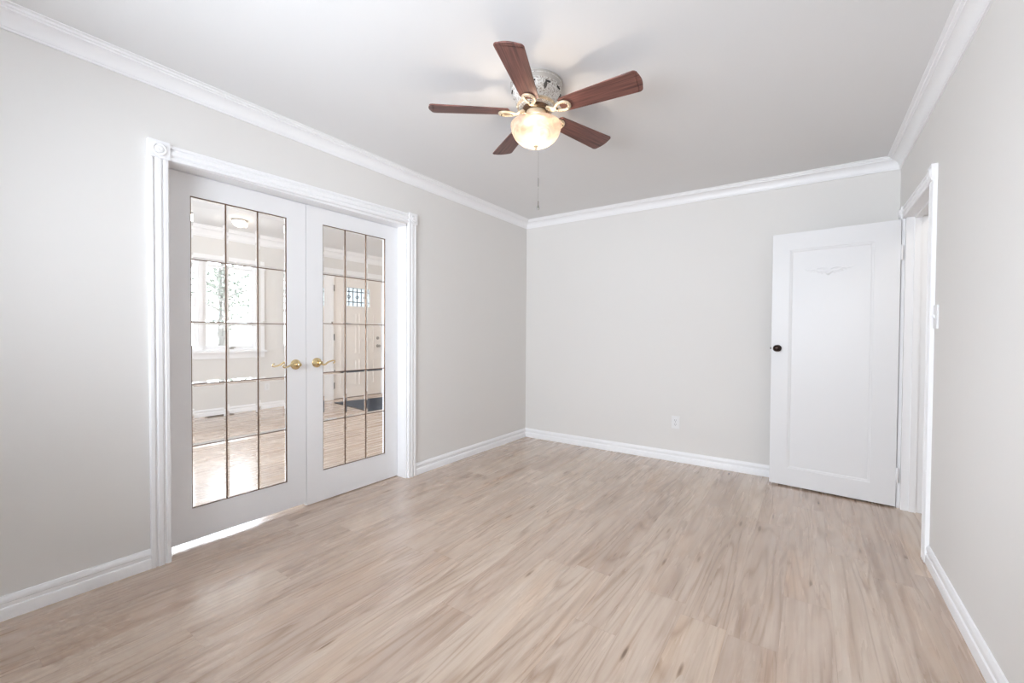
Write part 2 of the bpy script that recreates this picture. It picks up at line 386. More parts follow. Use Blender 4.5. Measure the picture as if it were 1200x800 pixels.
# ------------------------------------------------------------------ fluted casings with corner blocks
def flute(wd, t):
    k = [(0, 0), (0, .8), (.04, .95), (.20, 1), (.25, .62), (.31, .55), (.36, .9), (.40, 1), (.60, 1), (.64, .9), (.69, .55), (.75, .62), (.80, 1), (.96, .95), (1, .8), (1, 0)]
    return [(a*wd, b*t) for a, b in k]
def casing_piece(name, wallpt, nrm, along, a, b, wdir, wd, t, parent):
    # moulding whose length runs from a to b (points on the wall face), width along wdir
    n = Vector(nrm); wv = Vector(wdir); m = MB()
    m.loft([[Vector(p)+wv*u+n*d for u, d in flute(wd, t)] for p in (a, b)])
    return m.build(name, 'trim', parent, smooth=30)
def corner_block(cy, cz, x, sgn, sz, t, parent):
    m = MB(); m.box(x, x+sgn*t, cy-sz/2, cy+sz/2, cz-sz/2, cz+sz/2)
    o = m.build('corner_block', 'trim', parent, bevel=.0015)
    q = MB(); r = sz*.36
    q.lathe([(r, 0), (r, .004), (r*.9, .006), (r*.8, .006), (r*.72, .001), (r*.6, .001), (r*.52, .006), (r*.3, .0085), (r*.14, .0075), (0, .006)], (0,0,0), 'X', 40)
    if sgn < 0:
        for v in q.bm.verts: v.co.x = -v.co.x
    d = q.build('rosette', 'trim', o, loc=(x+sgn*t, cy, cz)); return o
# french-door casing (trim_6)
c1 = struct(empty('trim_6', (0, -2.5, 0)), 'white fluted casing with bullseye corner blocks around the double doors', 'door casing')
def loc_to(o, parent):
    o.parent = parent; o.matrix_parent_inverse = parent.matrix_world.inverted(); return o
CW, CT = .079, .020
ZL, ZR = 2.014, 2.043        # the old head casing rises slightly to the right
def addp(o, par): o.location = o.location - par.location; return o
bpy.context.view_layer.update()
for o in (casing_piece('side_casing', 0, (1,0,0), 0, (0,-3.341,0), (0,-3.341,ZL), (0,1,0), CW, CT, c1),
          casing_piece('side_casing', 0, (1,0,0), 0, (0,-1.727,0), (0,-1.727,ZR), (0,1,0), CW, CT, c1),
          casing_piece('head_casing', 0, (1,0,0), 0, (0,-3.258,ZL+.002), (0,-1.729,ZR+.002), (0,0,1), CW-.002, CT, c1),
          corner_block(-3.300, ZL+.0425, 0, 1, .085, .025, c1), corner_block(-1.686, ZR+.0425, 0, 1, .085, .025, c1)):
    addp(o, c1)
j = MB(); j.box(CX0-.0, .001, DY0, -3.2585, 0, 2.02); j.box(CX0, .001, -1.7415, DY1, 0, 2.02)
j.loft([[Vector((x, y, z)) for x, z in ((CX0, z0), (.001, z0), (.001, DZ), (CX0, DZ))] for y, z0 in ((-3.2585, 2.016), (-1.7415, 2.020))])
addp(j.build('door_jamb', 'trim', c1, smooth=0), c1)
# next-room side of the opening
j = MB(); j.box(CX0-.018, CX0, -3.345, -3.262, 0, 2.10); j.box(CX0-.018, CX0, -1.738, -1.655, 0, 2.10); j.box(CX0-.018, CX0, -3.262, -1.738, 2.02, 2.10)
addp(j.build('rear_casing', 'trim', c1, smooth=0, bevel=.002), c1)

# right doorway casing (trim_7)
c2 = struct(empty('trim_7', (W, -.63, 0)), 'white fluted casing and jamb of the doorway beside the light switch', 'door casing')
ZT = 1.957
for o in (casing_piece('side_casing', 0, (-1,0,0), 0, (W,-1.078,0), (W,-1.078,ZT), (0,1,0), .078, .020, c2),
          casing_piece('side_casing', 0, (-1,0,0), 0, (W,-.226,0), (W,-.226,ZT), (0,1,0), .078, .020, c2),
          casing_piece('head_casing', 0, (-1,0,0), 0, (W,-1.0,ZT), (W,-.226,ZT), (0,0,1), .078, .020, c2),
          corner_block(-1.039, ZT+.0415, W, -1, .083, .025, c2), corner_block(-.187, ZT+.0415, W, -1, .083, .025, c2)):
    addp(o, c2)
j = MB(); j.box(W-.001, RX1, RY0, -.9995, 0, 1.955); j.box(W-.001, RX1, -.2595, RY1, 0, 1.955); j.box(W-.001, RX1, RY0, RY1, 1.955, RZ)
j.box(W+.040, W+.075, -.9995, -.988, 0, 1.955); j.box(W+.040, W+.075, -.271, -.2595, 0, 1.955); j.box(W+.040, W+.075, -.988, -.271, 1.943, 1.955)
addp(j.build('door_jamb', 'trim', c2, smooth=0, bevel=.0015), c2)
j = MB(); j.box(RX1, RX1+.018, -1.078, -1.0, 0, 2.035); j.box(RX1, RX1+.018, -.259, -.181, 0, 2.035); j.box(RX1, RX1+.018, -1.0, -.259, 1.957, 2.035)
addp(j.build('rear_casing', 'trim', c2, smooth=0, bevel=.002), c2)

# ------------------------------------------------------------------ glazed double doors
XD0, XD1 = -.138, -.100
def french_door(name, label, y0, y1, z0, z1, gy0, gy1, gz0, gz1, lever_y, lever_z, sgn):
    r = struct(empty(name, (XD1, (y0+y1)/2, z0)), label, 'door')
    o3 = Vector(r.location)
    m = MB()
    for a in ((y0, gy0, z0, z1), (gy1, y1, z0, z1), (gy0, gy1, z0, gz0), (gy0, gy1, gz1, z1)):
        m.box(XD0, XD1, a[0], a[1], a[2], a[3])
    bmesh.ops.remove_doubles(m.bm, verts=m.bm.verts, dist=1e-5)
    fr = m.build('door_frame', 'door', r, smooth=0, loc=-o3)
    # lip moulding round the glazing
    m = MB(); t = .009
    for xa, xb in ((-.111, XD1+.0022), (XD0-.0022, -.127)):
        m.box(xa, xb, gy0, gy0+t, gz0, gz1); m.box(xa, xb, gy1-t, gy1, gz0, gz1)
        m.box(xa, xb, gy0+t, gy1-t, gz0, gz0+t); m.box(xa, xb, gy0+t, gy1-t, gz1-t, gz1)
    return r, o3
def glazing(r, o3, gy0, gy1, gz0, gz1):
    xc = -.110; nc, nr = 3, 5; bw = .0045
    ys = [gy0+(gy1-gy0)*k/nc for k in range(nc+1)]; zs = [gz0+(gz1-gz0)*k/nr for k in range(nr+1)]
    m = MB()
    for k, y in enumerate(ys):
        yy = min(max(y, gy0+bw/2), gy1-bw/2); m.box(xc-.0065, xc+.0065, yy-bw/2, yy+bw/2, gz0, gz1)
    for k, z in enumerate(zs):
        zz = min(max(z, gz0+bw/2), gz1-bw/2); m.box(xc-.0060, xc+.0060, gy0, gy1, zz-bw/2, zz+bw/2)
    m.build('came_grid', 'came', r, smooth=0, loc=-o3)
    g = MB(); bev = .013; e = .0015
    for i in range(nc):
        for k in range(nr):
            a, b_, c, d = ys[i]+e, ys[i+1]-e, zs[k]+e, zs[k+1]-e
            rings = []
            for x, s_ in ((xc-.003, 0), (xc+.000, 0), (xc+.003, bev)):
                rings.append([Vector((x, a+s_, c+s_)), Vector((x, b_-s_, c+s_)), Vector((x, b_-s_, d-s_)), Vector((x, a+s_, d-s_))])
            g.loft(rings)
    return g.build('glass_panes', 'bevel_glass', r, smooth=0, loc=-o3)
def lever(r, o3, y, z, x, out, dirn, flip):
    # rose, spindle, wave lever; out = +1 into this room, dirn = lever direction along y, flip = wave sign
    m = MB(); prof = [(.033, 0), (.033, .004), (.030, .008), (.022, .0105), (.016, .012), (.012, .018), (.011, .040), (.0125, .045), (.0125, .055), (.009, .059), (0, .060)]
    m.lathe([(q, h*out) for q, h in prof], (x, y, z), 'X', 36)
    h = m.build('lever_handle', 'brass', r, loc=-o3); h['label'] = 'polished brass wave lever'
    pts, rad = [], []
    n = 22
    for k in range(n+1):
        s = k/n*.094; zz = flip*(-.013*math.sin(min(s/.052, 1)*math.pi) + (.012*math.sin((s-.052)/.042*math.pi*.5) if s > .052 else 0))
        pts.append((x+out*(.050-.006*math.sin(s/.094*math.pi)), y+dirn*s, z+zz)); rad.append(.0075-.0028*k/n)
    cy, cz = y+dirn*.094, z+flip*(.012-.008)
    for k in range(1, 11):
        a = math.pi/2-k*.36; pts.append((x+out*.050, cy+dirn*.008*math.cos(a), cz+flip*.008*math.sin(a))); rad.append(.0045)
    MB().tube(pts, rad, 10, up=Vector((1,0,0))).build('lever', 'brass', h, loc=(0,0,0))
    return h
specs = (('door_1', 'glazed white door nearer the camera with view of the window', -3.2555, -2.5015, .026, 2.013, -3.136, -2.625, .200, 1.897, -2.572, .957, -1),
         ('door_2', 'glazed white door showing the entry door through its panes', -2.4985, -1.7445, .007, 2.015, -2.383, -1.862, .212, 1.907, -2.428, .962, 1))
for sp in specs:
    r, o3 = french_door(*sp)
    glazing(r, o3, *sp[6:10])
    y, z, sg = sp[10], sp[11], sp[12]
    lever(r, o3, y, z, XD1, 1, sg, sg); lever(r, o3, y, z, XD0, -1, sg, sg)
    hb = MB()
    if sg < 0:
        hb.box(XD0+.002, XD1-.002, -2.5015, -2.4995, .90, 1.0)
        hb.build('latch_plate', 'brass', r, smooth=0, loc=-o3)

# ------------------------------------------------------------------ open white door on the right
ha = Vector((3.1745, -.2475, 0)); la = Vector((2.4285, -.1730, 0))
ang = math.atan2((la-ha).y, (la-ha).x)
DW = (la-ha).length; DT = .035; DB, DTOP = .012, 1.949
d3 = struct(empty('door_3', (ha.x, ha.y, DB), (0, 0, ang)), 'white single-panel door standing open against the back wall', 'door')
# local frame: +X from hinge to leading edge, visible face at local y=0 (outward +Y), thickness towards -Y
p0, p1, q0, q1 = .135, .634, .133, 1.808
m = MB(); rc = .007
m.box(0, p0, -DT, 0, 0, DTOP-DB); m.box(p1, DW, -DT, 0, 0, DTOP-DB); m.box(p0, p1, -DT, 0, 0, q0); m.box(p0, p1, -DT, 0, q1, DTOP-DB)
m.build('door_frame', 'panel_door', d3, smooth=0)
m = MB()
def rect(y, s): return [Vector((p0+s, y, q0+s)), Vector((p1-s, y, q0+s)), Vector((p1-s, y, q1-s)), Vector((p0+s, y, q1-s))]
m.loft([rect(-DT+.006, 0), rect(-.0003, 0), rect(-.003, .004), rect(-.0035, .010), rect(-.0075, .018)])
m.build('door_panel', 'panel_door', d3, smooth=0)
# carved garland near the top of the panel
m = MB(); oc, oz = .394, 1.652-DB
def relief(pts, rad): m.tube([(oc+a, -.0068, oz+b) for a, b in pts], rad, 8, flat=.55, up=Vector((0,1,0)))
for s in (-1, 1):
    relief([(s*(.006+.140*k/12), -.026+.040*(k/12)**.6+.004*math.sin(k*1.1)) for k in range(13)], [.0085-.005*k/12 for k in range(13)])
    relief([(s*(.012+.075*k/8), .008+.008*math.sin(k/8*math.pi)) for k in range(9)], [.007-.0035*k/8 for k in range(9)])
    for k in range(5): relief([(s*(.030+.022*k), -.014+.007*k), (s*(.037+.022*k), -.024+.007*k), (s*(.048+.022*k), -.026+.008*k)], [.005, .006, .002])
m.sphere((oc, -.0068, oz-.030), .010, 8)
m.build('carved_garland', 'panel_door', d3)
# knob on both faces
def knob(par, x, z, y, s):
    k = MB(); k.lathe([(q, h*s) for q, h in [(.0265, 0), (.0265, .003), (.022, .006), (.010, .009), (.009, .028), (.016, .033), (.0245, .042), (.026, .050), (.022, .058), (.012, .062), (0, .063)]], (x, y, z), 'Y', 32)
    return k.build('door_knob', 'bronze', par)
knob(d3, .706, 1.068-DB, 0, 1)['label'] = 'dark bronze door knob'; knob(d3, .706, 1.068-DB, -DT, -1)
m = MB(); m.box(DW-.001, DW+.001, -DT+.006, -.006, 1.02-DB, 1.116-DB); m.box(DW, DW+.010, -.025, -.010, 1.060-DB, 1.076-DB); m.build('latch_bolt', 'steel', d3, smooth=0)
for hz in (1.715, .215):
    m = MB(); m.lathe([(0, -.05), (.004, -.05), (.0062, -.046), (.0062, .046), (.004, .05), (0, .05)], (-.006, .004, hz), 'Z', 16)
    m.box(-.010, -.003, -.022, .004, hz-.045, hz+.045)
    # leaf on the jamb, in the door's own frame
    hg = m.build('hinge', 'trim', d3, smooth=30)
inv = Matrix.Rotation(-ang, 3, 'Z')
for hz in (1.715, .215):
    m = MB()
    vs = []
    m.box(W+.0005, W+.036, -.2615, -.2596, hz-.045+DB, hz+.045+DB)
    for v in m.bm.verts: v.co = inv @ (v.co-Vector((ha.x, ha.y, DB)))
    m.build('hinge_leaf', 'trim', d3, smooth=0)

# ------------------------------------------------------------------ ceiling fan
FC = Vector((1.4960, -2.1820, H))
fan = tag(empty('ceiling_fan', FC), 'five-blade mahogany ceiling fan with lit alabaster bowl', 'ceiling fan')
def Z(z): return z-H
m = MB(); m.lathe([(0, Z(2.44)), (.124, Z(2.44)), (.1315, Z(2.438)), (.1315, Z(2.431)), (.1285, Z(2.428)), (.1275, Z(2.408)), (.124, Z(2.404)), (.119, Z(2.403)), (.119, Z(2.398)), (.123, Z(2.396)), (.121, Z(2.388)), (.113, Z(2.370)), (.101, Z(2.356)), (.093, Z(2.350)), (.093, Z(2.326)), (.088, Z(2.318)), (.060, Z(2.316)), (0, Z(2.316))], n=72)
hous = m.build('motor_housing', 'distressed', fan, smooth=40)
m = MB(); m.lathe([(.1318, Z(2.4405)), (.1335, Z(2.438)), (.1335, Z(2.432)), (.1318, Z(2.430))], n=72); m.lathe([(.1292, Z(2.4275)), (.1295, Z(2.420)), (.1285, Z(2.409)), (.1278, Z(2.4085))], n=72)
m.build('mounting_ring', 'ring', hous, smooth=40)
for k in range(10):
    a0 = 2*math.pi*k/10+.1; pts = [(.1225*math.cos(a0+t), .1225*math.sin(a0+t), Z(2.3925)) for t in [-.11+.22*i/6 for i in range(7)]]
    MB().tube(pts, .0045, 8).build('vent_slot', 'dark', hous)
for k in range(5):
    m = MB(); a0 = 2*math.pi*k/5-.62; rows = [(-.011, .0042), (-.0055, .0085), (0, .0095), (.0055, .0085), (.011, .0042)]
    n_ = 14; rings = []
    for dz, rr in [(-.0145, .0012)]+rows+[(.0145, .0012)]:
        zz = 2.376+dz; rad = .1165+dz*.66
        rings.append([Vector(((rad+.004*math.cos(2*math.pi*i/n_))*math.cos(a0+rr/.116*math.sin(2*math.pi*i/n_)), (rad+.004*math.cos(2*math.pi*i/n_))*math.sin(a0+rr/.116*math.sin(2*math.pi*i/n_)), Z(zz))) for i in range(n_)])
    m.loft(rings).build('leaf_medallion', 'steel', hous)
m = MB(); m.lathe([(.0955, Z(2.336)), (.099, Z(2.333)), (.099, Z(2.327)), (.0955, Z(2.323)), (.090, Z(2.322))], n=60)
for k in range(15):
    a0 = 2*math.pi*k/15; m.sphere((.096*math.cos(a0), .096*math.sin(a0), Z(2.325)), .007, 6)
m.build('scalloped_collar', 'antique', hous, smooth=50)
m = MB(); m.lathe([(0, Z(2.318)), (.070, Z(2.318)), (.070, Z(2.302)), (.0, Z(2.302))], n=48); m.build('flywheel', 'came', fan)
m = MB(); m.lathe([(0, Z(2.303)), (.047, Z(2.303)), (.050, Z(2.299)), (.050, Z(2.276)), (.056, Z(2.270)), (.062, Z(2.262)), (.062, Z(2.254)), (.040, Z(2.250)), (0, Z(2.250))], n=48)
m.build('switch_housing', 'antique', fan)
# three thumb arms that carry the bowl
for k in range(3):
    m = MB(); a0 = k*2*math.pi/3+.4
    m.tube([(r*math.cos(a0), r*math.sin(a0), Z(z)) for r, z in ((.055, 2.258), (.09, 2.262), (.120, 2.250), (.131, 2.236))], .003, 8)
    m.build('bowl_bracket', 'antique', fan)
# blades: local X along the blade
PH, PI_T = -1.221, 0.2065
bl = MB()
top, bot = [], []
def outline():
    P = []
    r0, r1 = .135, .540
    def hw(r):
        t = (r-r0)/(r1-r0); return .046+.019*min(1, t*1.05)
    # right side out, rounded tip, left side back, rounded root
    n = 14; cr = .020
    for k in range(n+1): P.append((r0+.014+(r1-r0-.014-cr)*k/n, -hw(r0+.014+(r1-r0-.014-cr)*k/n)))
    h1 = hw(r1)
    for k in range(1, 7):
        a = -math.pi/2+k*math.pi/2/6; P.append((r1-cr-.004+cr*math.cos(a), -h1+cr+cr*math.sin(a)))
    for k in range(1, 6):
        t = k/6; P.append((r1-.004+.008*math.sin(t*math.pi), (-h1+cr)*(1-t)+(h1-cr)*t))
    for k in range(0, 7):
        a = k*math.pi/2/6; P.append((r1-cr-.004+cr*math.cos(a), h1-cr+cr*math.sin(a)))
    for k in range(n+1):
        r = r0+.014+(r1-r0-.014-cr)*(1-k/n); P.append((r, hw(r)))
    for k in range(1, 8):
        t = k/8; y = hw(r0)*(1-2*t); P.append((r0+.014-.014*math.sin(t*math.pi)**.7, y))
    return P
O = outline()
bl.loft([[Vector((x*.996+.001, y*.985, .003)) for x, y in O], [Vector((x, y, .0015)) for x, y in O], [Vector((x, y, -.0015)) for x, y in O], [Vector((x*.996+.001, y*.985, -.003)) for x, y in O]])
blade_me = None
for k in range(5):
    a = PH+k*2*math.pi/5
    rot = Matrix.Rotation(a, 4, 'Z') @ Matrix.Rotation(-PI_T, 4, 'X')
    if k == 0:
        bo = bl.build('blade', 'blade', fan, smooth=30); blade_me = bo.data
        # iron: root on the flywheel, S-bend, open oval loop under the blade
        ir = MB()
        ir.tube([(.058, 0, .008), (.075, 0, .006), (.090, 0, -.008), (.104, 0, -.014), (.118, 0, -.0115)], [.010, .0095, .0085, .008, .009], 10, flat=.6)
        ir.tube([(.064, .012, .006), (.082, .013, -.001), (.098, .010, -.010), (.114, .004, -.012)], [.006, .0055, .005, .004], 8)
        ir.tube([(.064, -.012, .006), (.082, -.013, -.001), (.098, -.010, -.010), (.114, -.004, -.012)], [.006, .0055, .005, .004], 8)
        loop = []
        for t in range(28):
            q = 2*math.pi*t/28; loop.append((.150+.036*math.cos(q), .027*math.sin(q)*(1+.18*math.cos(q)), -.0095))
        ir.tube(loop, .0085, 10, flat=.75, closed=True)
        for t in range(20):
            q = 2*math.pi*t/20; ir.sphere((.150+.036*math.cos(q), .027*math.sin(q)*(1+.18*math.cos(q)), -.0145), .0042, 5)
        io = ir.build('blade_iron', 'antique', bo, smooth=60)
        subs = [io]
        for sx, sy in ((.122, 0), (.178, .014), (.178, -.014)):
            so = MB(); so.lathe([(0, -.0185), (.004, -.018), (.005, -.0155), (.005, -.012)], (sx, sy, 0), 'Z', 12)
            subs.append(so.build('blade_screw', 'steel', bo))
    else:
        bo = bo0.copy(); COL.objects.link(bo); bo.parent = fan
        for ch in subs:
            c = ch.copy(); COL.objects.link(c); c.parent = bo
    if k == 0: bo0 = bo
    bo.matrix_local = Matrix.Translation((0, 0, Z(2.297))) @ rot
# bowl, finial, bulb
m = MB(); ro, ri = [], []
RB, ZB, DBW = .128, 2.230, .103
for k in range(17):
    t = k/16*math.pi/2; ro.append((RB*math.cos(t)**.80 if k < 16 else 0, Z(ZB)-DBW*math.sin(t)**1.0))
prof = [(RB-.006, Z(ZB)+.004), (RB+.001, Z(ZB)+.004), (RB+.0015, Z(ZB)-.002)] + ro[1:]
inner = [(max(r-.005, 0), z+.004) for r, z in ro[1:]][::-1]
inner[0] = (0, inner[0][1])
m.lathe(prof, n=64)
bowl = m.build('glass_bowl', 'alabaster', fan, smooth=60)
m = MB(); zf = Z(ZB)-DBW
m.lathe([(0, zf+.002), (.013, zf+.002), (.014, zf-.002), (.009, zf-.005), (.005, zf-.007), (.0065, zf-.011), (.0045, zf-.015), (0, zf-.017)], n=24)
m.build('finial', 'antique', bowl)
for dx in (-.0,):
    m = MB(); m.sphere((dx, 0, Z(2.168)), .018, 10, 1.2); bb = m.build('light_bulb', 'bulb', fan)
m = MB(); m.lathe([(0, Z(2.252)), (.014, Z(2.252)), (.014, Z(2.215)), (.009, Z(2.205)), (.009, Z(2.186)), (0, Z(2.186))], n=20); m.build('lamp_socket', 'plastic', fan)
# pull chain: bead string with connector and fob, hanging beside the finial
px_, py_ = .0165, -.001
m = MB(); zz = 2.118
while zz > 1.842:
    m.sphere((px_*min(1, (2.118-zz)/.045+.3), py_, Z(zz)), .0013, 3); zz -= .0042
pc = m.build('pull_chain', 'chain', fan)
m = MB(); m.lathe([(0, Z(1.962)), (.0022, Z(1.962)), (.0027, Z(1.955)), (.0027, Z(1.925)), (.0022, Z(1.918)), (0, Z(1.918))], (px_, py_, 0), n=12); 
m.build('chain_connector', 'chain', pc)
m = MB(); m.lathe([(0, Z(1.846)), (.0028, Z(1.844)), (.0030, Z(1.825)), (.0036, Z(1.822)), (.0060, Z(1.812)), (.0064, Z(1.806)), (.0045, Z(1.800)), (0, Z(1.799))], (px_, py_, 0), n=16)
m.build('chain_fob', 'chain', pc)

# ------------------------------------------------------------------ outlets, switch
def outlet(label, loc, rot, group=None):
    r = tag(empty('electrical_outlet', loc, rot), label, 'outlet', group)
    m = MB(); m.box(-.035, .035, -.006, -.0002, -.0575, .0575); m.build('cover_plate', 'plastic', r, smooth=30, bevel=.0025)
    for dz in (-.0195, .0195):
        m = MB(); s = MB()
        m.box(-.0165, .0165, -.0085, -.0055, dz-.014, dz+.014)
        s.box(-.008, -.0055, -.0092, -.0083, dz-.003, dz+.006); s.box(.0055, .008, -.0092, -.0083, dz-.003, dz+.006)
        s.lathe([(.0025, -.0092), (0, -.0092)], (0, 0, dz-.008), 'Y', 10)
        s.build('socket_slots', 'dark', m.build('receptacle', 'plastic', r, smooth=30, bevel=.002), smooth=0)
    m = MB(); m.lathe([(.003, -.006), (.003, -.0072), (0, -.0074)], (0, 0, 0), 'Y', 12); m.build('screw', 'nickel', r)
    return r
outlet('white duplex outlet low on the back wall', (1.6635, 0, .362), (0, 0, 0))
outlet('small white outlet beside the window seen through the glass', (XF, -.815, .34), (0, 0, math.pi/2))
sw = tag(empty('light_switch', (W, -1.128, 1.262), (0, 0, -math.pi/2)), 'white toggle light switch beside the doorway casing', 'light switch')
# local: -Y faces the room after the turn of -90 degrees about Z
m = MB(); m.box(-.036, .036, -.0075, -.0002, -.0585, .0585); m.build('cover_plate', 'plastic', sw, smooth=30, bevel=.003)
m = MB(); m.loft([[Vector((x, -.0072, z)) for x, z in ((-.005, -.011), (.005, -.011), (.005, .011), (-.005, .011))], [Vector((x, -.019, z+.008)) for x, z in ((-.004, -.004), (.004, -.004), (.004, .004), (-.004, .004))]]); m.build('toggle', 'plastic', sw, smooth=0)

# ------------------------------------------------------------------ next room: window, entry door, mat, lamp, register
w1 = struct(empty('window_1', (XF, (WY0+WY1)/2, WZ0)), 'white casement window in the far wall seen through the glass', 'window')
ow = Vector(w1.location)
m = MB(); xo, xi = XF-.15, XF+.0005
m.box(xo, xi, WY0, WY0+.022, WZ0, WZ1); m.box(xo, xi, WY1-.022, WY1, WZ0, WZ1); m.box(xo, xi, WY0, WY1, WZ0, WZ0+.022); m.box(xo, xi, WY0, WY1, WZ1-.022, WZ1)
ym = -1.665; m.box(XF-.11, XF-.03, ym-.030, ym+.030, WZ0, WZ1)
m.build('window_frame', 'trim', w1, smooth=0, loc=-ow)
for a, b_ in ((WY0+.022, ym-.030), (ym+.030, WY1-.022)):
    s = MB(); t = .048
    s.box(XF-.095, XF-.045, a, a+t, WZ0+.022, WZ1-.022); s.box(XF-.095, XF-.045, b_-t, b_, WZ0+.022, WZ1-.022)
    s.box(XF-.095, XF-.045, a+t, b_-t, WZ0+.022, WZ0+.022+t); s.box(XF-.095, XF-.045, a+t, b_-t, WZ1-.022-t, WZ1-.022)
    so2 = s.build('sash', 'trim', w1, smooth=0, loc=-ow)
    MB().box(XF-.073, XF-.067, a+t, b_-t, WZ0+.022+t, WZ1-.022-t).build('window_pane', 'pane', so2, smooth=0)
    k = MB(); yc = (a+b_)/2; k.box(XF-.045, XF-.030, yc-.045, yc+.045, WZ0+.024, WZ0+.038); k.tube([(XF-.035, yc, WZ0+.036), (XF-.02, yc+.02, WZ0+.05), (XF-.018, yc+.06, WZ0+.045)], .005, 8)
    k.build('crank', 'nickel', so2)
m = MB(); m.box(XF, XF+.018, WY0-.09, WY0, WZ0, WZ1+.09); m.box(XF, XF+.018, WY1, WY1+.09, WZ0, WZ1+.09); m.box(XF, XF+.018, WY0, WY1, WZ1, WZ1+.09); m.box(XF, XF+.018, WY0-.09, WY1+.09, WZ0-.11, WZ0-.03)
m.build('window_casing', 'trim', w1, smooth=0, loc=-ow, bevel=.002)
MB().box(XF-.02, XF+.06, WY0-.11, WY1+.11, WZ0-.03, WZ0).build('window_sill', 'trim', w1, smooth=0, loc=-ow, bevel=.003)

d4 = struct(empty('door_4', (XF, (EY0+EY1)/2, 0)), 'white panelled entry door with leaded glass light and dark mat', 'door')
od = Vector(d4.location)
ly0, ly1, lz0, lz1 = .525, 1.035, 1.665, 2.0
ya, yb, zt = EY0+.012, EY1-.012, EZ-.012
m = MB(); xa, xb = XF-.047, XF-.002
m.box(xa, xb, ya, ly0, .01, zt); m.box(xa, xb, ly1, yb, .01, zt); m.box(xa, xb, ly0, ly1, .01, lz0); m.box(xa, xb, ly0, ly1, lz1, zt)
m.build('door_slab', 'siding', d4, smooth=0, loc=-od)
m = MB()
def frame_rect(y0, y1, z0, z1, t=.018):
    m.box(xb, xb+.009, y0, y0+t, z0, z1); m.box(xb, xb+.009, y1-t, y1, z0, z1); m.box(xb, xb+.009, y0+t, y1-t, z0, z0+t); m.box(xb, xb+.009, y0+t, y1-t, z1-t, z1)
frame_rect(ly0-.03, ly1+.03, lz0-.03, lz1+.03, .03)
for y0, y1 in ((.43, .75), (.81, 1.13)):
    frame_rect(y0, y1, .80, 1.53); frame_rect(y0, y1, .22, .68)
m.build('raised_panels', 'siding', d4, smooth=0, loc=-od, bevel=.002)
MB().box(XF-.028, XF-.023, ly0, ly1, lz0, lz1).build('leaded_glass', 'frosted', d4, smooth=0, loc=-od)
m = MB(); yc = (ly0+ly1)/2; xg = XF-.020
def lead(pts, rr=.008, closed=False): m.tube([(xg, a, b_) for a, b_ in pts], rr, 6, up=Vector((1,0,0)), closed=closed)
for zz in (1.74, 1.93): lead([(ly0, zz), (ly1, zz)])
for k in range(1, 6): lead([(ly0+(ly1-ly0)*k/6, lz0), (ly0+(ly1-ly0)*k/6, lz1)])
for k in (1, 3, 5):
    yy = ly0+(ly1-ly0)*k/6; lead([(yy, 1.80), (yy+.035, 1.835), (yy, 1.87), (yy-.035, 1.835)], .008, True)
m.build('lead_came', 'dark', d4, loc=-od)
for hz in (1.96, 1.10, .245):
    m = MB(); m.lathe([(0, -.055), (.011, -.055), (.011, .055), (0, .055)], (XF+.008, EY0+.012, hz), 'Z', 12); m.box(XF-.002, XF+.003, EY0+.002, EY0+.030, hz-.05, hz+.05)
    m.build('hinge', 'steel', d4, loc=-od)
m = MB(); m.lathe([(.032, 0), (.030, .008), (.012, .012), (.012, .035), (.027, .045), (.028, .058), (.015, .066), (0, .067)], (xb, 1.215, .93), 'X', 24); m.build('door_knob', 'nickel', d4, loc=-od)
m = MB(); m.lathe([(.030, 0), (.028, .012), (.012, .016), (.012, .024), (0, .025)], (xb, 1.215, 1.08), 'X', 24); m.build('deadbolt', 'nickel', d4, loc=-od)
m = MB(); m.box(XF-.15, XF+.001, EY0, EY0+.012, 0, EZ); m.box(XF-.15, XF+.001, EY1-.012, EY1, 0, EZ); m.box(XF-.15, XF+.001, EY0, EY1, EZ-.012, EZ)
m.box(XF, XF+.02, EY0-.175, EY0, 0, EZ+.15); m.box(XF, XF+.02, EY1, EY1+.175, 0, EZ+.15); m.box(XF, XF+.02, EY0, EY1, EZ, EZ+.15)
m.build('door_casing', 'trim', d4, smooth=0, loc=-od, bevel=.002)
MB().box(XF-.15, XF-.0, EY0, EY1, -.001, .010).build('threshold', 'register', d4, smooth=0, loc=-od)

mt = tag(empty('door_mat', (-3.22, .55, 0), (0, 0, -.14)), 'dark grey door mat on the floor before the entry door', 'door mat')
m = MB(); m.box(-.585, .585, -.545, .545, .0003, .012); m.build('mat_pile', 'mat_fabric', mt, smooth=30, bevel=.004)
m = MB()
for a in ((-.60, .60, -.56, -.545), (-.60, .60, .545, .56), (-.60, -.585, -.545, .545), (.585, .60, -.545, .545)): m.box(*a, .0003, .010)
m.build('mat_border', 'dark', mt, smooth=0)

def dome_light(name, label, loc, r, mat, grp=None):
    t = tag(empty(name, loc), label, 'ceiling light', grp)
    m = MB(); m.lathe([(0, 0), (r, 0), (r, -.018), (r-.012, -.024), (0, -.024)], n=40); m.build('lamp_base', 'nickel', t)
    m = MB(); m.lathe([(r-.014, -.022)]+[((r-.014)*math.cos(k*math.pi/16), -.022-.07*math.sin(k*math.pi/16)) for k in range(1, 8)]+[(0, -.092)], n=40); m.build('lamp_shade', mat, t, smooth=60)
    return t
dome_light('ceiling_light', 'round lit ceiling light seen through the top panes', (-3.45, -1.52, H2), .09, 'lit_diffuser')
dome_light('ceiling_light', 'round warm ceiling light in the entry', (-1.9, 1.1, H2), .15, 'lit_diffuser_warm')
dome_light('ceiling_light', 'added unseen ceiling light brightening the hall beyond the right doorway', (3.85, -1.0, H), .13, 'lit_diffuser')  # added out of view to brighten the hall and its jamb

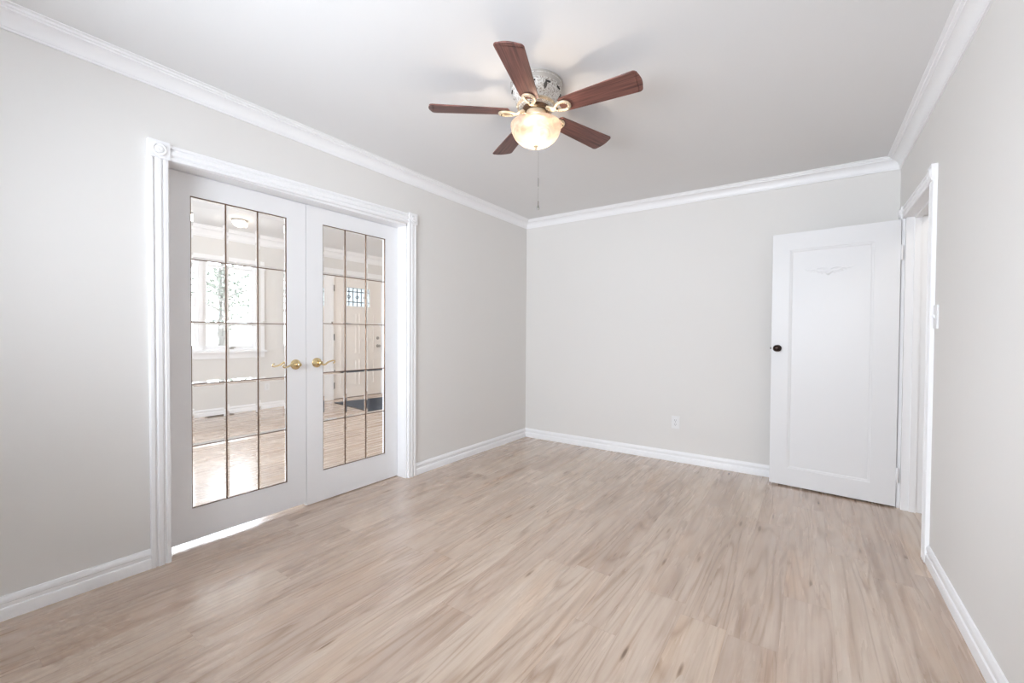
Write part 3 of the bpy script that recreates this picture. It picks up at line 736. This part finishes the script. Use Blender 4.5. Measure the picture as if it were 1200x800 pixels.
fr = tag(empty('floor_register', (XF+.10, -1.49, 0)), 'slim brown floor register below the far window', 'floor register')
m = MB(); m.box(-.055, .055, -.16, .16, .0003, .006)
m.build('register_frame', 'register', fr, smooth=0, bevel=.001)
m = MB()
for k in range(18): m.box(-.04, .04, -.146+k*.0165, -.137+k*.0165, .0055, .0068)
m.build('register_grille', 'dark', fr, smooth=0)

# ------------------------------------------------------------------ window behind the camera
def front_window(name, label, x0, x1, z0, z1):
    w2 = struct(empty(name, ((x0+x1)/2, YF, z0)), label, 'window')
    o2 = Vector(w2.location); xm = (x0+x1)/2
    m = MB(); m.box(x0, x0+.04, YF-.15, YF, z0, z1); m.box(x1-.04, x1, YF-.15, YF, z0, z1); m.box(x0, x1, YF-.15, YF, z0, z0+.04); m.box(x0, x1, YF-.15, YF, z1-.04, z1)
    m.box(xm-.03, xm+.03, YF-.11, YF-.04, z0, z1)
    m.build('window_frame', 'trim', w2, smooth=0, loc=-o2)
    for a, b_ in ((x0+.04, xm-.03), (xm+.03, x1-.04)): MB().box(a, b_, YF-.08, YF-.075, z0+.04, z1-.04).build('window_pane', 'pane', w2, smooth=0, loc=-o2)
    m = MB(); m.box(x0-.09, x0, YF, YF+.018, z0, z1+.09); m.box(x1, x1+.09, YF, YF+.018, z0, z1+.09); m.box(x0, x1, YF, YF+.018, z1, z1+.09); m.box(x0-.11, x1+.11, YF, YF+.05, z0-.03, z0)
    m.build('window_casing', 'trim', w2, smooth=0, loc=-o2, bevel=.002)
front_window('window_2', 'wide white front window lighting the room with the fan', FX0, FX1, FZ0, FZ1)
front_window('added_window', 'added unseen front window that brightens the next room', NX0, NX1, NZ0, NZ1)  # unseen window added to raise the next room's brightness

# ------------------------------------------------------------------ outside: whitened bounce ground and trees beyond the far window
g = MB().box(-40, XF-.16, -40, 40, -.25, -.2); g.box(XF-.16, 40, -40, YF-.16, -.25, -.2)
struct(g.build('ground', 'bounce_ground', smooth=0), 'ground outside the windows, whitened to bounce daylight indoors', 'ground')
def tree(label, x, y, h, r, n, sd):
    rnd = random.Random(sd)
    t = tag(empty('garden_tree', (x, y, -.2)), label, 'tree', 'trees outside the far window')
    m = MB(); m.tube([(0, 0, 0), (.05, .02, h*.3), (-.03, .05, h*.6), (.04, 0, h*.9)], [.13, .10, .07, .03], 10)
    for k in range(7):
        a = k*2.4; z = h*(.35+.07*k); m.tube([(0, 0, z), (r*.4*math.cos(a), r*.4*math.sin(a), z+.3), (r*.8*math.cos(a), r*.8*math.sin(a), z+.5)], [.045, .03, .01], 6)
    m.build('trunk', 'bark', t)
    m = MB(); cl = []
    for k in range(26):
        u = Vector((rnd.gauss(0, 1), rnd.gauss(0, 1), rnd.gauss(0, 1))).normalized()*r*rnd.uniform(.3, 1); cl.append(Vector((u.x, u.y, h*.68+u.z*1.15)))
    for k in range(n):
        c = rnd.choice(cl)+Vector((rnd.gauss(0, 1), rnd.gauss(0, 1), rnd.gauss(0, 1)))*r*.17
        d = Vector((rnd.gauss(0, 1), rnd.gauss(0, 1), rnd.gauss(0, .6))).normalized(); e = d.orthogonal().normalized()
        e = (e+d.cross(e)*rnd.uniform(-1, 1)).normalized(); L_ = rnd.uniform(.10, .17)
        q = d.cross(e)*.012
        vs = [m.bm.verts.new(p) for p in (c-d*L_/2, c+e*L_*.26+q, c+d*L_/2, c-e*L_*.26+q)]; m.bm.faces.new(vs)
    m.build('crown', 'leaf', t, smooth=0)
tree('leafy tree outside behind the mullion of the far window', -8.6, -1.0, 4.6, 1.3, 1000, 3)
tree('leafy tree outside beyond the clear right casement', -12.4, 1.6, 4.2, 1.5, 900, 5)
tree('leafy tree outside to the near end of the far window', -12.6, -3.8, 5.0, 1.8, 900, 9)
